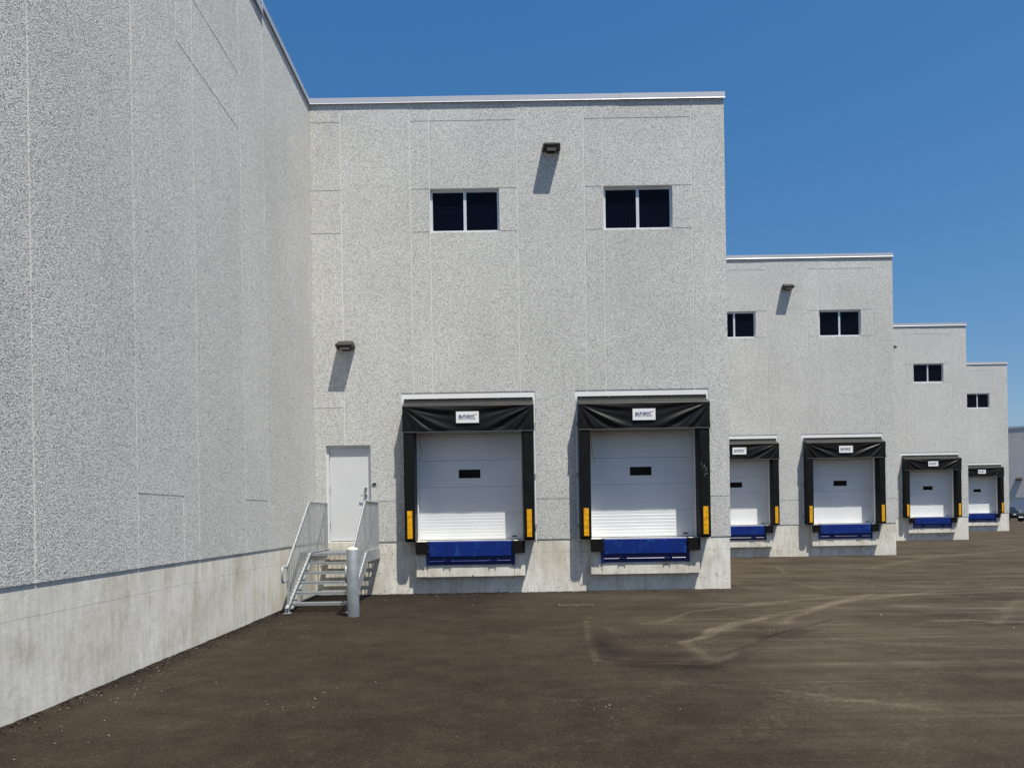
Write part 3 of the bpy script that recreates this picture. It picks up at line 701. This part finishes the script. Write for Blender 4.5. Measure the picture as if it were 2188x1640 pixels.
# bollard
B = empty('bollard', (-2.775, 13.62, 0)); tag(B, 'galvanised steel pipe bollard in front of the stairs', 'bollard')
MB().lathe([(.106, -.02), (.106, 1.185), (.100, 1.192)], 36).build('pipe', M['galvd'], B, smooth=True)
MB().lathe([(.100, 1.190), (.097, 1.205), (.075, 1.222), (.04, 1.232), (.008, 1.235)], 36).build('concrete_cap', M['conc'], B, smooth=True)

# drain grate
G = empty('drain_grate', (1.27, 14.72, 0)); tag(G, 'rusty rectangular drain grate set in the asphalt', 'drain grate')
m = MB(); w, d = .34, .21
m.box(-w, w, -d, -d + .03, -.03, .016); m.box(-w, w, d - .03, d, -.03, .016); m.box(-w, -w + .03, -d + .03, d - .03, -.03, .0155); m.box(w - .03, w, -d + .03, d - .03, -.03, .0155); m.box(-.02, .02, -d + .03, d - .03, -.03, .0155)
m.build('frame', M['rust'], G)
for hx in (-.165, .165):
    for i in range(6):
        y = -d + .055 + i * .062
        MB().box(hx - .143, hx + .143, y - .018, y + .018, -.02, .011).build('bar', M['rust'], G)

# ------------------------------------------------------------------ far building and car
TH = math.radians(-38); FB0 = Vector((66.2, 100.0, .2))
FB = empty('far_building', FB0, TH); tag(FB, 'distant grey warehouse with pale coping beyond the last bay', 'building')
xs = [-30, -22, -14.5, -7.2, -2.4, 2.4, 7.2, 14.5, 22]
for a, b in zip(xs[:-1], xs[1:]):
    slab('wall_panel', a + .02, b - .02, 0, 11.8, 0, .1, [(-1.75, 1.2, -1, 2.75)], M['agg'], FB)
slab('wall_core', -30, 22, -.3, 11.7, .03, .3, [(-1.74, 1.19, -1, 2.74)], M['joint'], FB)
MB().box(-30, 22, .31, 24, 0, 11.6).build('rear_block', M['joint'], FB)
for i in range(8): MB().box(-30.05 + i * 6.51, -30.05 + i * 6.51 + 6.5, -.05, .36, 11.72, 12.0).build('coping', M['coping'], FB)
m = MB(); m.box(-1.74, -1.62, .08, .3, 0, 2.74); m.box(1.07, 1.19, .08, .3, 0, 2.74); m.box(-1.62, 1.07, .08, .3, 2.62, 2.74); dd = m.build('door', M['alu'], FB)
MB().box(-1.62, 1.07, .15, .28, .02, 2.62).build('door_leaf', M['door_white'], dd)
w_ = FB.matrix_basis @ Vector((.35, 0, 5.0)); wall_light((w_.x, w_.y, w_.z), 'small wall light on the distant grey warehouse above the parked car', TH, 1.9)

CAR = empty('parked_car', (52.9, 82.0, .2), math.radians(8)); tag(CAR, 'dark parked car in front of the distant grey warehouse', 'car')
prof = [(-2.25, .35), (-2.3, .62), (-2.22, .86), (-1.1, 1.02), (-.35, 1.55), (.2, 1.66), (1.3, 1.64), (2.0, 1.35), (2.25, .95), (2.28, .5), (2.2, .32)]
v = []; f = []; ws = lambda z: .93 if z < 1.0 else .93 - (z - 1.0) * .32
n = len(prof)
for s in (-1, -.86, .86, 1):
    for y, z in prof: v.append((s * ws(z), y * (1 if abs(s) < .9 else .965), z if abs(s) < .9 else z * .985 + .01))
for k in range(3):
    for i in range(n): a = k * n + i; b = k * n + (i + 1) % n; f.append((a, b, b + n, a + n))
f += [tuple(range(n))[::-1], tuple(3 * n + i for i in range(n))]
m = MB(); m.v = v; m.f = f; m.build('body', M['carp'], CAR, smooth=False)
m = MB(); m.v = [(-.74, -1.03, 1.09), (.74, -1.03, 1.09), (.66, -.40, 1.535), (-.66, -.40, 1.535), (-.74, -1.00, 1.06), (.74, -1.0, 1.06), (.66, -.36, 1.50), (-.66, -.36, 1.50)]; m.f = [(0, 1, 2, 3), (4, 7, 6, 5), (0, 4, 5, 1), (1, 5, 6, 2), (2, 6, 7, 3), (3, 7, 4, 0)]; m.build('windscreen', M['cglass'], CAR)
for s in (-1, 1):
    m = MB(); m.box(*sorted((s * .84, s * .90)), -.6, 1.5, 1.12, 1.45); m.build('side_window', M['cglass'], CAR)
    m = MB(); m.box(*sorted((s * .52, s * .86)), -2.30, -2.15, .70, .80, .02); m.build('headlight', M['lamp'], CAR)
    m = MB(); m.box(*sorted((s * .90, s * 1.10)), -.85, -.72, 1.02, 1.18, .02); m.build('mirror', M['carp'], CAR)
    for y in (-1.4, 1.35):
        w = MB().tube([(s * .70, y, .34), (s * .945, y, .34)], .34, 20).build('wheel', M['tyre'], CAR); MB().tube([(s * .94, y, .34), (s * .955, y, .34)], .22, 14).build('rim', M['steel'], w)
m = MB(); m.box(-.48, .48, -2.33, -2.2, .50, .78, .02); m.build('grille', M['black'], CAR)
m = MB(); m.box(-.26, .26, -2.345, -2.32, .42, .53); m.build('number_plate', M['sign'], CAR)

# ------------------------------------------------------------------ loose stones
v = []; f = []
def stone(x, y, s):
    n = len(v); a = random.uniform(0, 6.3); e = random.uniform(.5, 1)
    for (dx, dy, dz) in ((1, 0, .25), (0, e, .3), (-1, 0, .2), (0, -e, .25), (0.1, .1, .8), (0, 0, -.3)):
        v.append((x + s * (dx * math.cos(a) - dy * math.sin(a)), y + s * (dx * math.sin(a) + dy * math.cos(a)), s * .5 * dz + .004))
    f.extend([(n + i, n + (i + 1) % 4, n + 4) for i in range(4)] + [(n + (i + 1) % 4, n + i, n + 5) for i in range(4)])
for _ in range(220): stone(L + .04 + random.expovariate(3.0), random.uniform(5.0, 15.5), random.uniform(.003, .009))
for _ in range(150): stone(random.uniform(-4, 5), F1Y - random.expovariate(2.0) - .03, random.uniform(.005, .014))
for _ in range(170): stone(random.uniform(-3.5, 8), random.uniform(5, 16), random.uniform(.002, .006))
for cx, cy, n in ((-2.05, 7.2, 14), (3.8, 11.3, 30), (1.0, 6.9, 10), (-1.8, 7.9, 6), (2.2, 10.2, 8)):
    for _ in range(n): stone(cx + random.gauss(0, .25), cy + random.gauss(0, .22), random.uniform(.002, .011))
for _ in range(70): stone(random.uniform(5, 12), random.uniform(10, 26), random.uniform(.008, .02))
m = MB(); m.v = v; m.f = f; o = m.build('gravel', M['stone']); o['kind'] = 'stuff'; o['label'] = 'pale loose gravel crumbs scattered over the asphalt'; o['category'] = 'gravel'

v = []; f = []
for _ in range(700):
    k = random.random()
    if k < .5: stone(L + .02 + random.expovariate(14), random.uniform(5.0, 15.5), random.uniform(.006, .026))
    elif k < .8: stone(random.uniform(-2.9, 5.1), F1Y - .01 - random.expovariate(12), random.uniform(.008, .03))
    else: stone(random.uniform(R, R + STEPX), F1Y + STEPY - .01 - random.expovariate(10), random.uniform(.01, .035))
m = MB(); m.v = v; m.f = f; o = m.build('asphalt_crumbs', M['crumb']); o['kind'] = 'stuff'; o['label'] = 'dark asphalt crumbs heaped along the foot of the walls'; o['category'] = 'rubble'
